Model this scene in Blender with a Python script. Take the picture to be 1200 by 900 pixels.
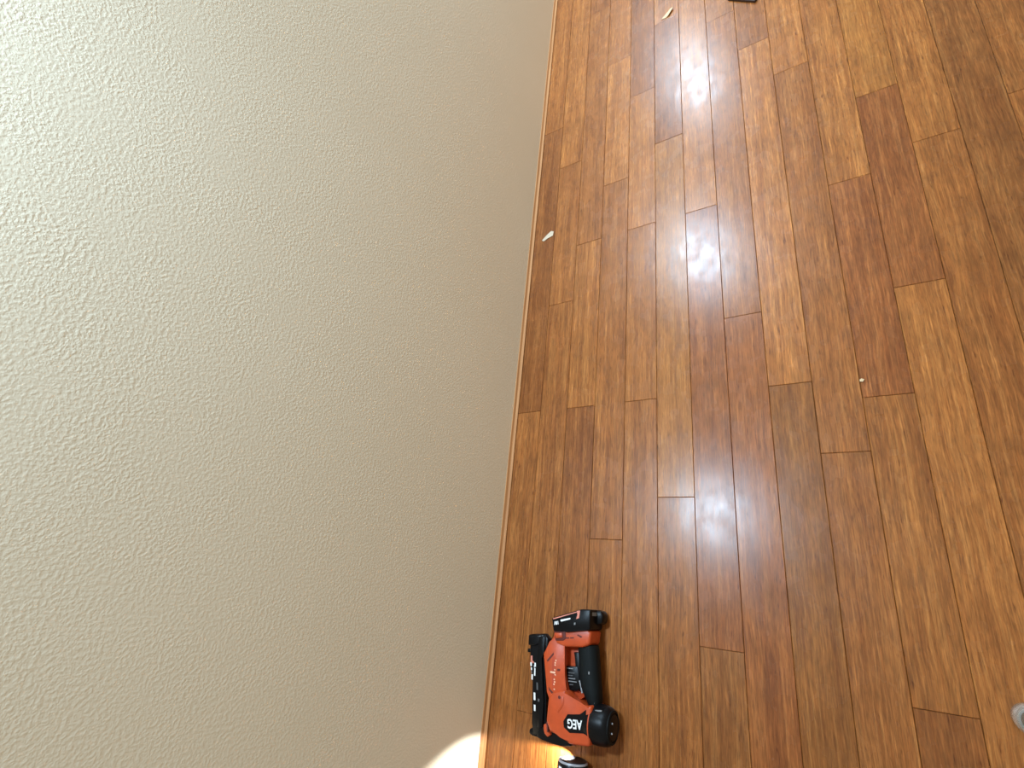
import bpy, bmesh, math, random
from mathutils import Matrix, Vector

random.seed(7)
for o in list(bpy.data.objects):
    bpy.data.objects.remove(o, do_unlink=True)
scene = bpy.context.scene
C = scene.collection
W = 0.095                       # width of one floor board (m)
MM = 0.001

# ------------------------------------------------------------------ camera
cam_d = bpy.data.cameras.new('camera')
cam_d.sensor_fit = 'HORIZONTAL'
cam_d.sensor_width = 36.0
cam_d.lens = 603.36 / 1200 * 36
cam_d.clip_start = 0.01
cam = bpy.data.objects.new('camera', cam_d)
C.objects.link(cam)
rot = Matrix(((0.83001463, 0.12678291, 0.54314069),
              (0.09517330, 0.92734312, -0.36190713),
              (-0.54956142, 0.35208071, 0.75764202)))
cam.matrix_world = Matrix.Translation((9.7734 * W, 0, 14.0474 * W)) @ rot.to_4x4()
scene.camera = cam

# ------------------------------------------------------------------ world
world = bpy.data.worlds.new('world')
scene.world = world
world.use_nodes = True
bg = world.node_tree.nodes['Background']
bg.inputs['Color'].default_value = (1.0, 0.93, 0.79, 1)
bg.inputs['Strength'].default_value = 0.51

# ------------------------------------------------------------------ lamps: three cool wall washers in a row, high up beside the wall
LAMP_Z = 23.0
for yf, pw in ((2.23, 46.0), (10.08, 78.0), (17.72, 84.0)):
    ld = bpy.data.lights.new('wall_washer_lamp', 'AREA')
    ld.shape = 'DISK'
    ld.size = 0.20
    ld.energy = pw
    ld.color = (0.59, 0.80, 1.0)
    lo = bpy.data.objects.new('wall_washer_lamp', ld)
    C.objects.link(lo)
    lo.location = ((6.53 - 3.24 * LAMP_Z / 14.05) * W, yf * (1 + LAMP_Z / 14.05) * W, LAMP_Z * W)

vs = scene.view_settings
vs.view_transform = 'Standard'
vs.look = 'None'
vs.gamma = 1.0
vs.use_curve_mapping = False
vs.exposure = 0.0


# ------------------------------------------------------------------ materials
def nodes_of(name):
    m = bpy.data.materials.new(name)
    m.use_nodes = True
    nt = m.node_tree
    return m, nt, nt.nodes['Principled BSDF']


def N(nt, kind, **kw):
    n = nt.nodes.new(kind)
    for k, v in kw.items():
        setattr(n, k, v)
    return n


def noise(nt, vec, scale3, detail=3.0, rough=0.55, s=1.0):
    mp = N(nt, 'ShaderNodeMapping')
    mp.inputs['Scale'].default_value = scale3
    nt.links.new(vec, mp.inputs['Vector'])
    n = N(nt, 'ShaderNodeTexNoise')
    n.inputs['Scale'].default_value = s
    n.inputs['Detail'].default_value = detail
    n.inputs['Roughness'].default_value = rough
    nt.links.new(mp.outputs['Vector'], n.inputs['Vector'])
    return n.outputs['Fac']


def ramp(nt, fac, stops):
    r = N(nt, 'ShaderNodeValToRGB')
    cr = r.color_ramp
    while len(cr.elements) < len(stops):
        cr.elements.new(0.5)
    for e, (p, c) in zip(cr.elements, stops):
        e.position = p
        e.color = (*c, 1) if len(c) == 3 else c
    nt.links.new(fac, r.inputs['Fac'])
    return r.outputs['Color']


def g(v):
    return (v, v, v)


def mul(nt, a, b, fac=1.0, mode='MULTIPLY'):
    m = N(nt, 'ShaderNodeMix', data_type='RGBA', blend_type=mode)
    m.inputs[0].default_value = fac
    nt.links.new(a, m.inputs[6])
    nt.links.new(b, m.inputs[7])
    return m.outputs[2]


def bump(nt, bsdf, h, strength, dist):
    b = N(nt, 'ShaderNodeBump')
    b.inputs['Strength'].default_value = strength
    b.inputs['Distance'].default_value = dist
    nt.links.new(h, b.inputs['Height'])
    nt.links.new(b.outputs['Normal'], bsdf.inputs['Normal'])
    return b


def make_bamboo():
    m, nt, b = nodes_of('strand_bamboo')
    tc = N(nt, 'ShaderNodeTexCoord')
    oi = N(nt, 'ShaderNodeObjectInfo')
    sc = N(nt, 'ShaderNodeVectorMath', operation='SCALE')
    cmb = N(nt, 'ShaderNodeCombineXYZ')
    for i, k in enumerate((7.3, 13.1, 5.7)):
        mt = N(nt, 'ShaderNodeMath', operation='MULTIPLY')
        mt.inputs[1].default_value = k
        nt.links.new(oi.outputs['Random'], mt.inputs[0])
        nt.links.new(mt.outputs[0], cmb.inputs[i])
    ad = N(nt, 'ShaderNodeVectorMath', operation='ADD')
    nt.links.new(tc.outputs['Object'], ad.inputs[0])
    nt.links.new(cmb.outputs[0], ad.inputs[1])
    # slight waviness of the strands
    wv = N(nt, 'ShaderNodeTexNoise')
    wv.inputs['Scale'].default_value = 9.0
    wv.inputs['Detail'].default_value = 1.0
    nt.links.new(ad.outputs[0], wv.inputs['Vector'])
    sc.inputs['Scale'].default_value = 0.008
    nt.links.new(wv.outputs['Color'], sc.inputs[0])
    ad2 = N(nt, 'ShaderNodeVectorMath', operation='ADD')
    nt.links.new(ad.outputs[0], ad2.inputs[0])
    nt.links.new(sc.outputs[0], ad2.inputs[1])
    v = ad2.outputs[0]
    broad = noise(nt, v, (45, 1.6, 1), 2.0)
    strand = noise(nt, v, (190, 5.0, 1), 4.0, 0.6)
    fine = noise(nt, v, (430, 30, 1), 4.0, 0.65)
    streak = noise(nt, v, (260, 9, 1), 2.0, 0.5)
    fleck = noise(nt, v, (230, 30, 1), 2.0, 0.5)
    cloud = noise(nt, v, (22, 12, 1), 3.0, 0.6)
    base = ramp(nt, strand, [(0.30, (0.204, 0.061, 0.0125)), (0.50, (0.256, 0.0855, 0.0190)), (0.74, (0.338, 0.131, 0.034))])
    c = mul(nt, base, ramp(nt, broad, [(0.32, (0.84, 0.80, 0.77)), (0.66, (1.13, 1.14, 1.13))]))
    c = mul(nt, c, ramp(nt, fine, [(0.30, g(0.60)), (0.68, g(1.30))]))
    c = mul(nt, c, ramp(nt, streak, [(0.60, g(1.0)), (0.72, (1.32, 1.36, 1.36))]))
    c = mul(nt, c, ramp(nt, fleck, [(0.24, (0.52, 0.42, 0.35)), (0.34, g(1.0))]))
    c = mul(nt, c, ramp(nt, cloud, [(0.30, g(0.86)), (0.68, g(1.10))]))
    c = mul(nt, c, oi.outputs['Color'])
    nt.links.new(c, b.inputs['Base Color'])
    # scuffed satin lacquer
    scuff = noise(nt, v, (26, 18, 1), 2.0, 0.5)
    rr = ramp(nt, scuff, [(0.30, g(0.22)), (0.70, g(0.30))])
    nt.links.new(rr, b.inputs['Coat Roughness'])
    b.inputs['Coat Weight'].default_value = 0.48
    b.inputs['Coat IOR'].default_value = 1.45
    b.inputs['Roughness'].default_value = 0.46
    b.inputs['Specular IOR Level'].default_value = 0.10
    hb = noise(nt, v, (38, 9, 1), 1.0, 0.5)
    mixh = N(nt, 'ShaderNodeMath', operation='ADD')
    mf = N(nt, 'ShaderNodeMath', operation='MULTIPLY')
    mf.inputs[1].default_value = 0.06
    nt.links.new(fine, mf.inputs[0])
    nt.links.new(hb, mixh.inputs[0])
    nt.links.new(mf.outputs[0], mixh.inputs[1])
    bb = bump(nt, b, mixh.outputs[0], 0.11, 0.0022)
    nt.links.new(bb.outputs['Normal'], b.inputs['Coat Normal'])
    return m


def make_wall():
    m, nt, b = nodes_of('orange_peel_paint')
    tc = N(nt, 'ShaderNodeTexCoord')
    v = tc.outputs['Object']
    n1 = noise(nt, v, (1, 1, 1), 3.0, 0.5, 185)
    n2 = noise(nt, v, (1, 1, 1), 2.0, 0.5, 9)
    n3 = noise(nt, v, (1, 1, 1), 3.0, 0.55, 2.5)
    drops = ramp(nt, n1, [(0.40, g(0.0)), (0.66, g(1.0))])
    amt = ramp(nt, n2, [(0.30, g(0.45)), (0.65, g(1.0))])
    h = mul(nt, drops, amt)
    bump(nt, b, h, 0.19, 0.0018)
    col = ramp(nt, n3, [(0.3, (0.85, 0.795, 0.625)), (0.7, (0.87, 0.815, 0.645))])
    nt.links.new(col, b.inputs['Base Color'])
    b.inputs['Roughness'].default_value = 0.55
    b.inputs['Specular IOR Level'].default_value = 0.35
    return m


def make_plastic(name, col, rough, bumpy=0.0, spec=0.5):
    m, nt, b = nodes_of(name)
    tc = N(nt, 'ShaderNodeTexCoord')
    n1 = noise(nt, tc.outputs['Object'], (1, 1, 1), 3.0, 0.5, 60)
    lo = tuple(x * 0.90 for x in col)
    hi = tuple(min(1, x * 1.08) for x in col)
    nt.links.new(ramp(nt, n1, [(0.3, lo), (0.7, hi)]), b.inputs['Base Color'])
    b.inputs['Roughness'].default_value = rough
    b.inputs['Specular IOR Level'].default_value = spec
    if bumpy:
        n2 = noise(nt, tc.outputs['Object'], (1, 1, 1), 2.0, 0.5, 900)
        bump(nt, b, n2, bumpy, 0.0004)
    return m


def make_trim():
    m, nt, b = nodes_of('varnished_trim_wood')
    tc = N(nt, 'ShaderNodeTexCoord')
    n1 = noise(nt, tc.outputs['Object'], (300, 6, 300), 4.0, 0.6)
    nt.links.new(ramp(nt, n1, [(0.3, (0.36, 0.150, 0.052)), (0.7, (0.55, 0.265, 0.105))]), b.inputs['Base Color'])
    b.inputs['Roughness'].default_value = 0.38
    return m


def make_glass():
    m, nt, b = nodes_of('clear_moulded_glass')
    tc = N(nt, 'ShaderNodeTexCoord')
    n1 = noise(nt, tc.outputs['Object'], (1, 1, 1), 2.0, 0.5, 40)
    nt.links.new(ramp(nt, n1, [(0.3, (0.84, 0.82, 0.75)), (0.7, (0.94, 0.92, 0.86))]), b.inputs['Base Color'])
    b.inputs['Roughness'].default_value = 0.10
    b.inputs['Transmission Weight'].default_value = 0.85
    b.inputs['IOR'].default_value = 1.48
    return m


def make_led():
    m, nt, b = nodes_of('lit_led_lens')
    b.inputs['Base Color'].default_value = (1, 1, 1, 1)
    b.inputs['Emission Color'].default_value = (1.0, 0.97, 0.90, 1)
    b.inputs['Emission Strength'].default_value = 12.0
    return m


BAMBOO = make_bamboo()
WALL = make_wall()
TRIM = make_trim()
ORANGE = make_plastic('orange_tool_plastic', (0.47, 0.060, 0.011), 0.42, 0.15)
BLACK = make_plastic('black_tool_plastic', (0.0035, 0.0036, 0.0042), 0.36, 0.12, 0.16)
RUBBER = make_plastic('dark_grip_rubber', (0.0045, 0.0062, 0.0062), 0.60, 0.4, 0.14)
SHADOWGAP = make_plastic('dark_slot', (0.10, 0.012, 0.006), 0.7)
WHITE = make_plastic('white_print', (0.80, 0.80, 0.78), 0.5)
GREYPRINT = make_plastic('grey_print', (0.20, 0.20, 0.20), 0.5)
DIMPRINT = make_plastic('dim_grey_print', (0.075, 0.075, 0.075), 0.5)
CREAM = make_plastic('cream_print', (0.78, 0.46, 0.30), 0.5)
PINK = make_plastic('pale_red_print', (0.60, 0.20, 0.14), 0.5)
STEEL = make_plastic('grey_steel', (0.30, 0.30, 0.31), 0.30)
SUB = make_plastic('dark_seam_underlay', (0.022, 0.010, 0.005), 0.9)
PALEWOOD = make_plastic('pale_raw_wood', (0.62, 0.44, 0.25), 0.7)
PAPER = make_plastic('cream_paper', (0.50, 0.40, 0.28), 0.8)
DARKWOOD = make_plastic('dark_brown_wood', (0.035, 0.015, 0.008), 0.6)
GLASS = make_glass()
LED = make_led()


# ------------------------------------------------------------------ mesh helpers
def link(name, bm, mat, parent=None, loc=(0, 0, 0), smooth=False):
    me = bpy.data.meshes.new(name)
    bmesh.ops.recalc_face_normals(bm, faces=bm.faces[:])
    if smooth:
        for f in bm.faces:
            f.smooth = True
    bm.to_mesh(me)
    bm.free()
    me.materials.append(mat)
    o = bpy.data.objects.new(name, me)
    C.objects.link(o)
    o.location = loc
    if parent:
        o.parent = parent
    if smooth:
        md = o.modifiers.new('edge', 'EDGE_SPLIT')
        md.split_angle = math.radians(38)
    return o


def thing(name, label, cat, loc, rz=0.0):
    o = bpy.data.objects.new(name, None)
    C.objects.link(o)
    o.location = loc
    o.rotation_euler = (0, 0, rz)
    o.empty_display_size = 0.02
    o['label'] = label
    o['category'] = cat
    return o


def tag(o, label, cat):
    o['label'] = label
    o['category'] = cat
    return o


def prism_into(bm, poly, z0, z1, bev=0.0, seg=2, top_only=False):
    """poly in mm, z in mm; adds a (bevelled) extruded polygon in metres"""
    t = bmesh.new()
    area = sum(poly[i][0] * poly[(i + 1) % len(poly)][1] - poly[(i + 1) % len(poly)][0] * poly[i][1] for i in range(len(poly)))
    if area < 0:
        poly = poly[::-1]
    n = len(poly)
    lo = [t.verts.new((x * MM, y * MM, z0 * MM)) for x, y in poly]
    hi = [t.verts.new((x * MM, y * MM, z1 * MM)) for x, y in poly]
    t.faces.new(lo[::-1])
    ft = t.faces.new(hi)
    for i in range(n):
        j = (i + 1) % n
        t.faces.new((lo[i], lo[j], hi[j], hi[i]))
    if bev:
        ed = list(ft.edges) if top_only else t.edges[:]
        bmesh.ops.bevel(t, geom=ed, offset=bev * MM, segments=seg, profile=0.5, affect='EDGES', clamp_overlap=True)
    me = bpy.data.meshes.new('tmp')
    t.to_mesh(me)
    t.free()
    bm.from_mesh(me)
    bpy.data.meshes.remove(me)


def prism(name, poly, z0, z1, mat, parent, bev=0.0, seg=2, smooth=True):
    bm = bmesh.new()
    prism_into(bm, poly, z0, z1, bev, seg)
    return link(name, bm, mat, parent, smooth=smooth)


def lathe_x(name, prof, cy, cz, mat, parent, n=40):
    """profile [(x, r)] in mm turned about an axis along X"""
    bm = bmesh.new()
    rings = []
    for x, r in prof:
        if r < 0.01:
            rings.append([bm.verts.new((x * MM, cy * MM, cz * MM))])
        else:
            rings.append([bm.verts.new((x * MM, (cy + r * math.cos(2 * math.pi * i / n)) * MM,
                                        (cz + r * math.sin(2 * math.pi * i / n)) * MM)) for i in range(n)])
    skin(bm, rings, n)
    return link(name, bm, mat, parent, smooth=True)


def skin(bm, rings, n):
    for a, b in zip(rings, rings[1:]):
        for i in range(n):
            j = (i + 1) % n
            q = [a[i % len(a)], a[j % len(a)], b[j % len(b)], b[i % len(b)]]
            u = []
            for v in q:
                if v not in u:
                    u.append(v)
            if len(u) > 2:
                bm.faces.new(u)


def loft_y(name, secs, mat, parent, n=28, power=2.6):
    """super-ellipse sections [(y, cx, cz, rx, rz)] in mm along Y, closed ends"""
    bm = bmesh.new()
    rings = []
    for y, cx, cz, rx, rz in secs:
        r = []
        for i in range(n):
            a = 2 * math.pi * i / n
            c, s = math.cos(a), math.sin(a)
            r.append(bm.verts.new(((cx + rx * math.copysign(abs(c) ** (2 / power), c)) * MM, y * MM,
                                   (cz + rz * math.copysign(abs(s) ** (2 / power), s)) * MM)))
        rings.append(r)
    skin(bm, rings, n)
    bm.faces.new(rings[0])
    bm.faces.new(rings[-1][::-1])
    return link(name, bm, mat, parent, smooth=True)


def text_mesh(name, body, size, mat, parent, loc, rz, sx=1.0, bold=0.0):
    cu = bpy.data.curves.new(name, 'FONT')
    cu.body = body
    cu.size = size
    cu.align_x = 'CENTER'
    cu.align_y = 'CENTER'
    cu.extrude = 0.0002
    cu.offset = bold
    tmp = bpy.data.objects.new(name + '_tmp', cu)
    C.objects.link(tmp)
    bpy.context.view_layer.update()
    dg = bpy.context.evaluated_depsgraph_get()
    me = bpy.data.meshes.new_from_object(tmp.evaluated_get(dg))
    bpy.data.objects.remove(tmp, do_unlink=True)
    me.materials.clear()
    me.materials.append(mat)
    me.transform(Matrix.Rotation(rz, 4, 'Z') @ Matrix.Diagonal((sx, 1, 1, 1)))
    o = bpy.data.objects.new(name, me)
    C.objects.link(o)
    o.location = loc
    o.parent = parent
    return o


# ------------------------------------------------------------------ floor
Y0, Y1 = -13.0, 46.0
bm = bmesh.new()
prism_into(bm, [(-2, Y0 * 95), (20 * 95, Y0 * 95), (20 * 95, Y1 * 95), (-2, Y1 * 95)], -30, -6)
floor = link('floor', bm, SUB)
floor['kind'] = 'structure'
floor['label'] = 'strand bamboo plank floor in honey and brown tones'

# joints along every course (in board widths, far end first) and the tone of the boards between them
LO, LI, MI, MD, DK = 0.0, 1, 2, 3, 4
TONE = {
    'light': (1.22, 1.26, 1.25), 'yellow': (1.16, 1.24, 1.15), 'midlight': (1.08, 1.10, 1.08), 'mid': (1.0, 1.0, 1.0),
    'dull': (0.86, 0.88, 0.92), 'dark': (0.82, 0.79, 0.80), 'red': (0.90, 0.83, 0.86), 'olive': (0.88, 0.90, 0.84),
    'greydark': (0.84, 0.82, 0.92),
}
COURSES = {
    0: ([31.2, 18.39, 5.55, -7.3], ['mid', 'mid', 'dark', 'mid', 'mid']),
    1: ([28.9, 16.09, 9.62, -3.2], ['mid', 'midlight', 'mid', 'mid', 'mid']),
    2: ([37.5, 24.73, 11.96, 5.53, -7.3], ['mid', 'dark', 'mid', 'midlight', 'dark', 'mid']),
    3: ([33.6, 20.79, 14.34, 1.45, -11.4], ['mid', 'mid', 'light', 'mid', 'mid', 'mid']),
    4: ([31.2, 18.35, 11.95, 5.53, -7.3], ['mid', 'greydark', 'light', 'midlight', 'mid', 'mid']),
    5: ([34.6, 21.85, 15.45, 2.62, -10.2], ['dark', 'midlight', 'greydark', 'yellow', 'mid', 'mid']),
    6: ([37.6, 24.7, 11.91, -0.94], ['mid', 'mid', 'light', 'red', 'dull']),
    7: ([33.3, 20.48, 7.76, -5.1], ['mid', 'midlight', 'mid', 'red', 'dark']),
    8: ([31.1, 18.3, 5.51, -7.3], ['mid', 'mid', 'light', 'olive', 'mid']),
    9: ([29.3, 16.45, 3.64, -9.2], ['dark', 'light', 'mid', 'mid', 'dark']),
    10: ([37.0, 24.2, 11.39, 4.95, -1.47, -7.9], ['mid', 'mid', 'light', 'red', 'midlight', 'dark', 'mid']),
    11: ([27.0, 14.22, 7.74, -5.1], ['mid', 'yellow', 'red', 'light', 'dark']),
    12: ([24.8, 11.99, -4.6], ['dark', 'midlight', 'mid', 'mid']),
    13: ([34.0, 21.5, 4.5, -8.0], ['mid', 'mid', 'dull', 'mid', 'dark']),
    14: ([25.4, 12.6, -0.2], ['mid', 'dull', 'mid', 'light']),
    15: ([29.6, 16.8, 4.0], ['dark', 'mid', 'midlight', 'mid']),
    16: ([22.4, 9.6, -3.2], ['mid', 'red', 'mid', 'mid']),
    17: ([32.0, 19.0, 6.4], ['light', 'mid', 'dark', 'mid']),
    18: ([26.0, 13.0, 0.4], ['mid', 'midlight', 'mid', 'red']),
    19: ([20.0, 7.0, -5.8], ['mid', 'dark', 'light', 'mid']),
}


def board(x0, x1, y0, y1, tone):
    gp = 0.00035
    xa, xb, ya, yb = x0 + gp, x1 - gp, y0 + gp, y1 - gp
    cx, cy = (xa + xb) / 2, (ya + yb) / 2
    hx, hy, b, t = (xb - xa) / 2, (yb - ya) / 2, 0.0009, 0.006
    bm = bmesh.new()
    z1 = 0.0
    lo = [bm.verts.new((sx * hx, sy * hy, -t)) for sx, sy in ((-1, -1), (1, -1), (1, 1), (-1, 1))]
    mi = [bm.verts.new((sx * hx, sy * hy, z1 - b)) for sx, sy in ((-1, -1), (1, -1), (1, 1), (-1, 1))]
    hi = [bm.verts.new((sx * (hx - b), sy * (hy - b), z1)) for sx, sy in ((-1, -1), (1, -1), (1, 1), (-1, 1))]
    bm.faces.new(lo[::-1])
    bm.faces.new(hi)
    for i in range(4):
        j = (i + 1) % 4
        bm.faces.new((lo[i], lo[j], mi[j], mi[i]))
        bm.faces.new((mi[i], mi[j], hi[j], hi[i]))
    o = link('plank', bm, BAMBOO, floor, (cx, cy, random.uniform(-0.00022, 0.0)))
    o.rotation_euler = (random.uniform(-0.0003, 0.0003), random.uniform(-0.0016, 0.0016), 0)
    k = random.uniform(0.96, 1.04)
    tr = TONE[tone]
    o.color = (tr[0] * k, tr[1] * k, tr[2] * k, 1)
    return o


for k, (js, tones) in COURSES.items():
    ends = [Y1] + js + [Y0]
    for i in range(len(ends) - 1):
        xa = 0.0015 if k == 0 else k * W
        board(xa, (k + 1) * W, ends[i + 1] * W, ends[i] * W, tones[i % len(tones)])

# ------------------------------------------------------------------ wall and its scotia trim
bm = bmesh.new()
prism_into(bm, [(-100, Y0 * 95), (0, Y0 * 95), (0, Y1 * 95), (-100, Y1 * 95)], -30, 2700)
wall = link('wall_left', bm, WALL)
wall['kind'] = 'structure'
wall['label'] = 'cream painted wall with orange peel texture'

prof = [(0.0, 0.1), (8.6, 0.1), (8.6, 1.8), (10.2, 1.8), (10.6, 2.3), (10.6, 4.2), (10.0, 4.9), (6.0, 6.6), (4.2, 8.0), (3.2, 10.2), (2.4, 14.0), (2.0, 17.2), (1.4, 17.8), (0.0, 17.8)]
bm = bmesh.new()
rings = [[bm.verts.new((x * MM, y * W, z * MM)) for x, z in prof] for y in (Y0, Y1)]
n = len(prof)
for i in range(n):
    j = (i + 1) % n
    bm.faces.new((rings[0][i], rings[0][j], rings[1][j], rings[1][i]))
bm.faces.new(rings[0])
bm.faces.new(rings[1][::-1])
trim = link('baseboard_left', bm, TRIM, smooth=True)
trim['kind'] = 'structure'
trim['label'] = 'thin varnished wood scotia along the foot of the wall'

# ------------------------------------------------------------------ the brad nailer, lying on its side
nl = thing('brad_nailer', 'orange and black cordless brad nailer lying on its side beside the wall, its light on',
           'nailer', (0.2, -0.2, 0.0))
bm = bmesh.new()
# head, front strut and battery foot of the moulded shell
prism_into(bm, [(29, -46), (27, -92), (39, -114), (70, -112), (90, -127), (142, -121), (144, -40), (121, -46), (92, -38), (72, -20), (40, -30)], 4, 78, 6, 3)
prism_into(bm, [(28, 92), (24, 74), (2, 49), (21, -34), (30, -60), (84, -60), (74, -26), (62, 11), (58, 74), (62, 92)], 16, 70, 5, 3)
prism_into(bm, [(28, 90), (32, 102), (68, 108), (122, 114), (134, 114), (130, 84), (112, 76), (59, 70), (40, 74)], 10, 72, 6, 3)
housing = link('housing', bm, ORANGE, nl, smooth=True)
# recessed web between strut and grip
prism('web', [(54, 74), (92, 72), (98, 0), (112, -30), (90, -44), (60, -30)], 26, 40, ORANGE, nl, 2)
for pts in ([(15, 34), (18, 31), (34, 49), (33, 54)], [(25, -22), (28, -26), (40, -33), (37, -37), (26, -29)],
            [(46, 20), (54, 21), (54, 16), (46, 15)]):
    prism('vent_slot', pts, 69.6, 70.6, SHADOWGAP, housing, smooth=False)
for pts in ([(66, 92), (75, 93.5), (75, 90.5), (66, 89)], [(78, 94), (88, 95.5), (88, 92.5), (78, 91)],
            [(98, 103), (110, 100), (108, 96), (97, 100)]):
    prism('vent_slot', pts, 71.6, 72.6, SHADOWGAP, housing, smooth=False)
# raised rib that sweeps across the head, and the two housing screws
prism('rib', [(66, -33), (72, -36), (72, -52), (60, -70), (56, -68), (66, -52)], 76, 79.2, ORANGE, housing, 1)
bmr = bmesh.new()
for cx_, cy_ in ((60, -38),):
    prism_into(bmr, [(cx_ + 3.6 * math.cos(a * math.pi / 6), cy_ + 3.6 * math.sin(a * math.pi / 6)) for a in range(12)], 72, 78.5)
link('screw_hole', bmr, SHADOWGAP, housing)
prism('screw_hole', [(100 + 3 * math.cos(a * math.pi / 4), -126 + 2.4 * math.sin(a * math.pi / 4)) for a in range(8)], 60, 73, SHADOWGAP, housing)
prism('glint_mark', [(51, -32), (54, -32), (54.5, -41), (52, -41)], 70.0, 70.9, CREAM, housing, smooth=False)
# side print on the strut: a column of small letters with a long bar
prism('print_bar', [(27, 12), (40, 12.5), (40, 8.5), (27, 8)], 69.8, 70.6, CREAM, housing, smooth=False)
for i in range(14):
    y = 44 - i * 5.2
    if abs(y - 10) < 2:
        continue
    x = 37.5 + (1.5 if i % 3 == 1 else 0)
    prism('print_letter', [(x, y), (x + 3.4, y), (x + 3.4, y - 3.4), (x, y - 3.4 + (i % 2))], 69.8, 70.5, CREAM if i % 4 else ORANGE, housing, smooth=False)
prism('print_panel', [(30, 44), (37, 46), (41, -20), (37, -26), (33, -10)], 69.3, 70.15, make_plastic('dark_orange_print', (0.40, 0.045, 0.012), 0.5), housing, smooth=False)

# black badge with the maker's lettering
badge = prism('badge', [(74, -84), (84, -68), (116, -63), (131, -50), (131, -74), (139, -101), (127, -97), (92, -104), (76, -96)], 76, 79.2, BLACK, nl, 0.8)
text_mesh('badge_lettering', 'AEG', 0.0255, WHITE, badge, (0.1035, -0.0835, 0.0794), math.pi + 0.10, 0.78, 0.0006)

# round rear cap of the motor head
cap = lathe_x('motor_cap', [(126, 0), (126, 39), (132, 40.5), (136, 41.5), (152, 42), (168, 41.2), (176, 39), (181, 35), (184, 31), (184.5, 29.5), (182.5, 28.5), (183, 27), (185, 26), (187, 12), (187.4, 0)], -80, 42.5, BLACK, nl)
lathe_x('cap_ring', [(181.2, 34.4), (183.6, 34.2), (184.6, 31.4), (183.6, 30.6), (181.2, 31)], -80, 42.5, RUBBER, cap)
for dy, dz in ((10, 14), (-9, 16)):
    lathe_x('cap_screw', [(185, 0), (185, 2.0), (188, 2.0), (188.2, 0)], -80 + dy, 42.5 + dz, STEEL, cap, 10)
prism('cap_slot', [(150, -48), (166, -45.5), (166.5, -48.5), (150.5, -51)], 68, 71.2, GREYPRINT, cap, smooth=False)
lathe_x('cap_seam', [(137.0, 41.7), (138.4, 42.6), (140.0, 42.0)], -80, 42.5, ORANGE, cap)

# grip
grip = loft_y('grip', [(82, 114, 40, 22, 22), (74, 114, 40, 25, 23), (56, 116, 40, 25, 22.5), (20, 120, 40, 25.5, 23), (-10, 125, 40, 24.5, 23), (-30, 132, 40, 19, 23), (-46, 137, 40, 13, 20)], RUBBER, nl)
prism('grip_stud', [(126, 26), (129, 26), (129, 20), (126, 20)], 60, 63.6, GREYPRINT, grip)
prism('trigger_and_shade', [(78, 60), (94, 62), (104, 10), (112, -24), (98, -22), (88, 0), (86, 36)], 34, 50, BLACK, nl, 2)  # trigger, enlarged so its black also stands in for shade beside the grip
prism('grip_edge', [(98, 2), (100.5, 2), (109, -22), (106.5, -24)], 50, 54.5, STEEL, grip)
lathe_x('grip_screw', [(140, 0), (140, 2.2), (143, 2.2), (143, 0)], -37, 58, STEEL, grip, 10)

# rating label on the web, widened in black to paint the recess's shade
lab = prism('rating_label_and_shade', [(57, 27), (92, 30), (98, 0), (100, -14), (92, -22), (67, -24), (60, -10)], 40, 52, BLACK, nl, 1)
for i, (x0, x1, y) in enumerate(((62, 80, 24), (67, 84, 15), (67, 80, 9), (68, 87, 3), (68, 91, -3), (72, 82, -10))):
    prism('label_line', [(x0, y), (x1, y + 1.0), (x1, y - 1.0), (x0, y - 2.2)], 51.8, 52.4, GREYPRINT if i in (0, 3, 4) else DIMPRINT, lab, smooth=False)

# slide-on battery
bat = bpy.data.objects.new('battery', None)
bm = bmesh.new()
bpy.data.objects.remove(bat)
prism_into(bm, [(25, 132), (32, 102), (58, 104), (68, 108), (122, 114), (132, 116), (132, 162), (108, 161)], 3, 78, 4, 2)
prism_into(bm, [(60, 120), (128, 126), (146, 132), (149, 150), (142, 161), (100, 158)], 4, 40, 5, 2)
battery = link('battery', bm, BLACK, nl, smooth=True)
prism('orange_stripe', [(30, 131.5), (96, 154), (96, 151.8), (31, 129)], 77.8, 78.5, PINK, battery, smooth=False)
prism('orange_stripe', [(96, 155), (105, 157.5), (103, 140), (95, 137), (98, 147)], 77.8, 78.5, PINK, battery, smooth=False)
text_mesh('voltage_print', '18V', 0.0105, WHITE, battery, (0.0405, 0.1225, 0.0783), math.pi + 0.22, 0.8, 0.0004)
prism('battery_print', [(51, 129), (53, 131), (79, 138), (79, 134.5), (54, 126.5)], 77.8, 78.5, WHITE, battery, smooth=False)
prism('battery_button', [(90, 128), (94, 129), (94, 124), (90, 123)], 77.5, 79, GREYPRINT, battery)
# moulded rating mark on the back face of the battery
bmq = bmesh.new()
vv = [bmq.verts.new((132.4 * MM, y * MM, z * MM)) for y, z in ((156, 66), (156, 40), (148, 40), (148, 66))]
ww = [bmq.verts.new((131.2 * MM, y * MM, z * MM)) for y, z in ((156, 66), (156, 40), (148, 40), (148, 66))]
bmq.faces.new(vv)
bmq.faces.new(ww[::-1])
for i in range(4):
    j = (i + 1) % 4
    bmq.faces.new((vv[i], ww[i], ww[j], vv[j]))
link('battery_mark', bmq, GREYPRINT, battery)
latch = prism('battery_latch', [(34, 99), (56, 101), (58, 91), (40, 86.5)], 60, 76.5, ORANGE, battery, 2)
prism('latch_groove', [(31, 103), (64, 107), (67, 90), (60, 84), (38, 81)], 66, 73.2, SHADOWGAP, battery, 1)

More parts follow.
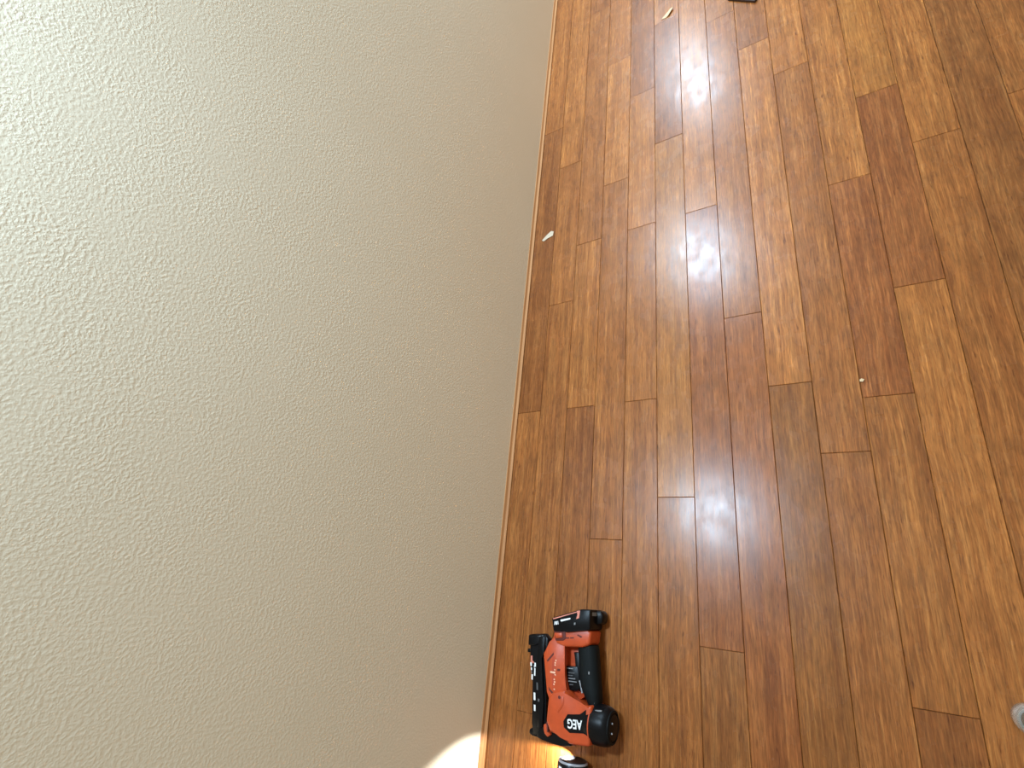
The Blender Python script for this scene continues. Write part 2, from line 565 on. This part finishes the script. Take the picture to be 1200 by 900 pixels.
# magazine along the left side
mag = prism('magazine', [(-50, 82), (-46, 86), (-8, 91), (5, 80), (4, 48), (-4, 36), (10, -57), (12, -116), (18, -132), (-22, -134), (-26, -110), (-32, -24), (-44, 32)], 30, 52, BLACK, nl, 3)
prism('magazine_rail', [(-20, 84), (-2, 86), (0, 46), (-10, 34), (6, -60), (8, -116), (-8, -118), (-8, -60), (-22, 30)], 26, 58, BLACK, mag, 3)
prism('end_cap', [(-53, 84), (-6, 90), (-7, 70), (-30, 62), (-52, 58)], 27, 56, BLACK, mag, 4)
prism('release_lever', [(-57, 50), (-46, 51), (-45, 42), (-57, 41)], 34, 48, BLACK, mag, 2)
lathe = [(-17 + 2.3 * math.cos(a * math.pi / 5), 83 + 2.3 * math.sin(a * math.pi / 5)) for a in range(10)]
prism('rivet', lathe, 55, 56.7, GREYPRINT, mag)
prism('red_mark', [(-43, 35), (-38, 36), (-37, 25), (-32, 22), (-33, 19), (-41, 20)], 51.6, 52.6, PINK, mag, smooth=False)
for i, (x, y0, y1, w_) in enumerate(((-42, 20, 12, 4.5), (-39.5, 9, 3, 3.6), (-38, 0, -3, 3), (-36, -6, -18, 4), (-29.5, 21, 12, 4), (-29, 9, -8, 3.6), (-30.5, 15, 10, 2))):
    prism('print_mark', [(x - 1, y0), (x - 1 + w_, y0), (x + w_, y1), (x, y1)], 51.6, 52.5, WHITE if i != 2 else GREYPRINT, mag, smooth=False)
prism('count_window', [(-27, -45), (-22, -45), (-20, -61), (-25, -61)], 51.6, 52.6, WHITE, mag, smooth=False)
prism('count_window', [(-24, -71), (-19, -71), (-18, -84), (-22, -84)], 51.6, 52.6, WHITE, mag, smooth=False)
prism('count_window', [(-21, -22), (-16, -22), (-14, -38), (-19, -38)], 51.6, 52.3, DIMPRINT, mag, smooth=False)
prism('rail_stud', [(-10, -55), (-5, -55), (-5, -61), (-10, -61)], 57, 59, DIMPRINT, mag)

# nose with contact foot, orange jam-clearing clip, work light
nose = prism('nose', [(-4, -122), (10, -110), (32, -112), (66, -108), (88, -124), (86, -135), (63, -138.5), (42, -139.5), (9, -137.5), (-6, -136)], 22, 59, BLACK, nl, 2.5)
prism('contact_foot', [(-33, -126), (-20, -116), (6, -116), (6, -137.5), (-24, -137.5), (-33, -134)], 26, 50, BLACK, nose, 1.5)
prism('jam_clip', [(14, -104), (23, -100), (27, -110), (36, -121), (27, -128), (18, -122), (15, -114)], 44, 66, ORANGE, nl, 2.5)
prism('clip_slot', [(24, -96), (28, -94), (31, -116), (28, -117)], 62, 70.5, SHADOWGAP, nl, smooth=False)
led = prism('work_light', [(66, -132), (78, -132), (76, -139.2), (67, -139.4)], 23, 30, LED, nl, 1)
led['label'] = 'small lit white work light under the head'
sd = bpy.data.lights.new('work_light_beam', 'SPOT')
sd.energy = 9.0
sd.color = (1.0, 0.97, 0.93)
sd.spot_size = math.radians(104)
sd.spot_blend = 0.25
sd.shadow_soft_size = 0.003
so = bpy.data.objects.new('work_light_beam', sd)
C.objects.link(so)
so.location = (0.2 + 0.073, -0.2 - 0.1415, 0.030)
dvec = Vector((-0.55, -0.83, 0.06))
so.rotation_euler = dvec.to_track_quat('-Z', 'Y').to_euler()

# ------------------------------------------------------------------ cordless drill, only its round rear end reaches into the picture
dr = thing('cordless_drill', 'black round-backed cordless drill reaching in at the bottom edge below the nailer', 'drill', (0.283, -0.364, 0.0))


def lathe_y(name, prof, cz, mat, parent, n=36):
    bm = bmesh.new()
    rings = []
    for y, r in prof:
        if r < 0.01:
            rings.append([bm.verts.new((0, y * MM, cz * MM))])
        else:
            rings.append([bm.verts.new((r * math.cos(2 * math.pi * i / n) * MM, y * MM, (cz + r * math.sin(2 * math.pi * i / n)) * MM)) for i in range(n)])
    skin(bm, rings, n)
    return link(name, bm, mat, parent, smooth=True)


rc = lathe_y('rear_cap', [(-1, 0), (-1, 20), (0, 29), (-2, 32), (-6, 34.5), (-10, 35.5), (-38, 36), (-40, 36)], 36.5, BLACK, dr)
lathe_y('rear_ring', [(-1.2, 31.8), (-2.6, 33.2), (-4.6, 34.4), (-5.4, 34.4)], 36.5, STEEL, rc)
lathe_y('motor_housing', [(-40, 33.5), (-42, 34), (-90, 33), (-110, 28), (-125, 26), (-125, 0)], 34, ORANGE, dr)
lathe_y('chuck', [(-125, 20), (-132, 21), (-165, 20), (-180, 12), (-186, 9), (-186, 0)], 34, BLACK, dr)
prism('handle', [(18, -52), (24, -86), (118, -104), (122, -70)], 16, 52, ORANGE, dr, 8, 3)
prism('grip_pad', [(30, -84), (36, -95), (112, -110), (112, -98)], 18, 50, RUBBER, dr, 4)
prism('battery', [(116, -48), (160, -54), (168, -124), (124, -130)], 2, 70, BLACK, dr, 6, 3)
for x, y in ((-15, -11.5), (16, -13)):  # pale blocks stand in for bright highlights on the rear cap
    prism('cap_highlight', [(x - 4, y), (x + 4, y - 1), (x + 4, y - 4.5), (x - 4, y - 3.5)], 62, 70.0 if x < 0 else 69.4, WHITE if x < 0 else STEEL, rc)

# ------------------------------------------------------------------ small round glass at the right edge
gl = thing('glass_jar', 'small clear round glass jar standing on the floor at the right edge', 'jar', (1.109, -0.126, 0.0))


def lathe_z(name, prof, mat, parent, n=32):
    bm = bmesh.new()
    rings = []
    for r, z in prof:
        if r < 0.01:
            rings.append([bm.verts.new((0, 0, z * MM))])
        else:
            rings.append([bm.verts.new((r * math.cos(2 * math.pi * i / n) * MM, r * math.sin(2 * math.pi * i / n) * MM, z * MM)) for i in range(n)])
    skin(bm, rings, n)
    return link(name, bm, mat, parent, smooth=True)


lathe_z('jar_body', [(0, 3), (14, 1.5), (18, 0.4), (22, 1.5), (24, 6), (24, 30), (22, 36), (19, 40), (19, 46), (16.5, 46), (16.5, 40), (19, 35), (21, 29), (21, 9), (17, 6), (0, 7)], GLASS, gl)
lathe_z('jar_rim', [(19, 41), (20.4, 42), (20.4, 44), (19, 45), (19, 41)], GLASS, gl)

# ------------------------------------------------------------------ bits of debris


def chip(name, pts, thick, lift, mat, loc, label, cat):
    """a thin curled sliver: polygon strip with its middle and one end lifted"""
    bm = bmesh.new()
    top, bot = [], []
    for i, (x, y) in enumerate(pts):
        z = lift[i]
        top.append(bm.verts.new((x * MM, y * MM, (z + thick) * MM)))
        bot.append(bm.verts.new((x * MM, y * MM, (z + 0.05) * MM)))
    n = len(pts)
    bm.faces.new(top)
    bm.faces.new(bot[::-1])
    for i in range(n):
        j = (i + 1) % n
        bm.faces.new((bot[i], bot[j], top[j], top[i]))
    o = link(name, bm, mat, None, loc)
    return tag(o, label, cat)


chip('wood_chip', [(-26, -12), (-6, -16), (4, -12), (22, 16), (10, 20), (-8, 6)], 1.6, [0.1, 0.1, 4.5, 6.0, 2.0, 0.4], PALEWOOD,
     (0.530, 2.100, 0.0002), 'pale curled wood chip on the floor near the top edge', 'wood chip')
chip('paper_scrap', [(-24, -13), (-15, -20), (2, -12), (23, -7), (25, 11), (14, 17), (-4, 5)], 1.0, [0.05, 0.3, 1.0, 0.8, 0.4, 0.1, 0.2], PAPER,
     (0.066, 1.220, 0.0002), 'small cream paper scrap on the floor close to the wall trim', 'paper scrap')
chip('wood_crumb', [(-4, -3), (2, -4), (5, 1), (0, 4), (-4, 2)], 2.5, [0, 0, 0.5, 0.3, 0], PALEWOOD,
     (0.954, 0.512, 0.0002), 'tiny pale wood crumb lying on a board seam right of centre', 'crumb')
bm = bmesh.new()
prism_into(bm, [(-62, 56), (-50, 66), (30, -12), (22, -22)], 0.3, 9, 1.2)
o = link('wood_offcut', bm, DARKWOOD, None, (0.805, 1.950, 0.0))
tag(o, 'dark brown wood offcut cut off by the top edge', 'offcut')
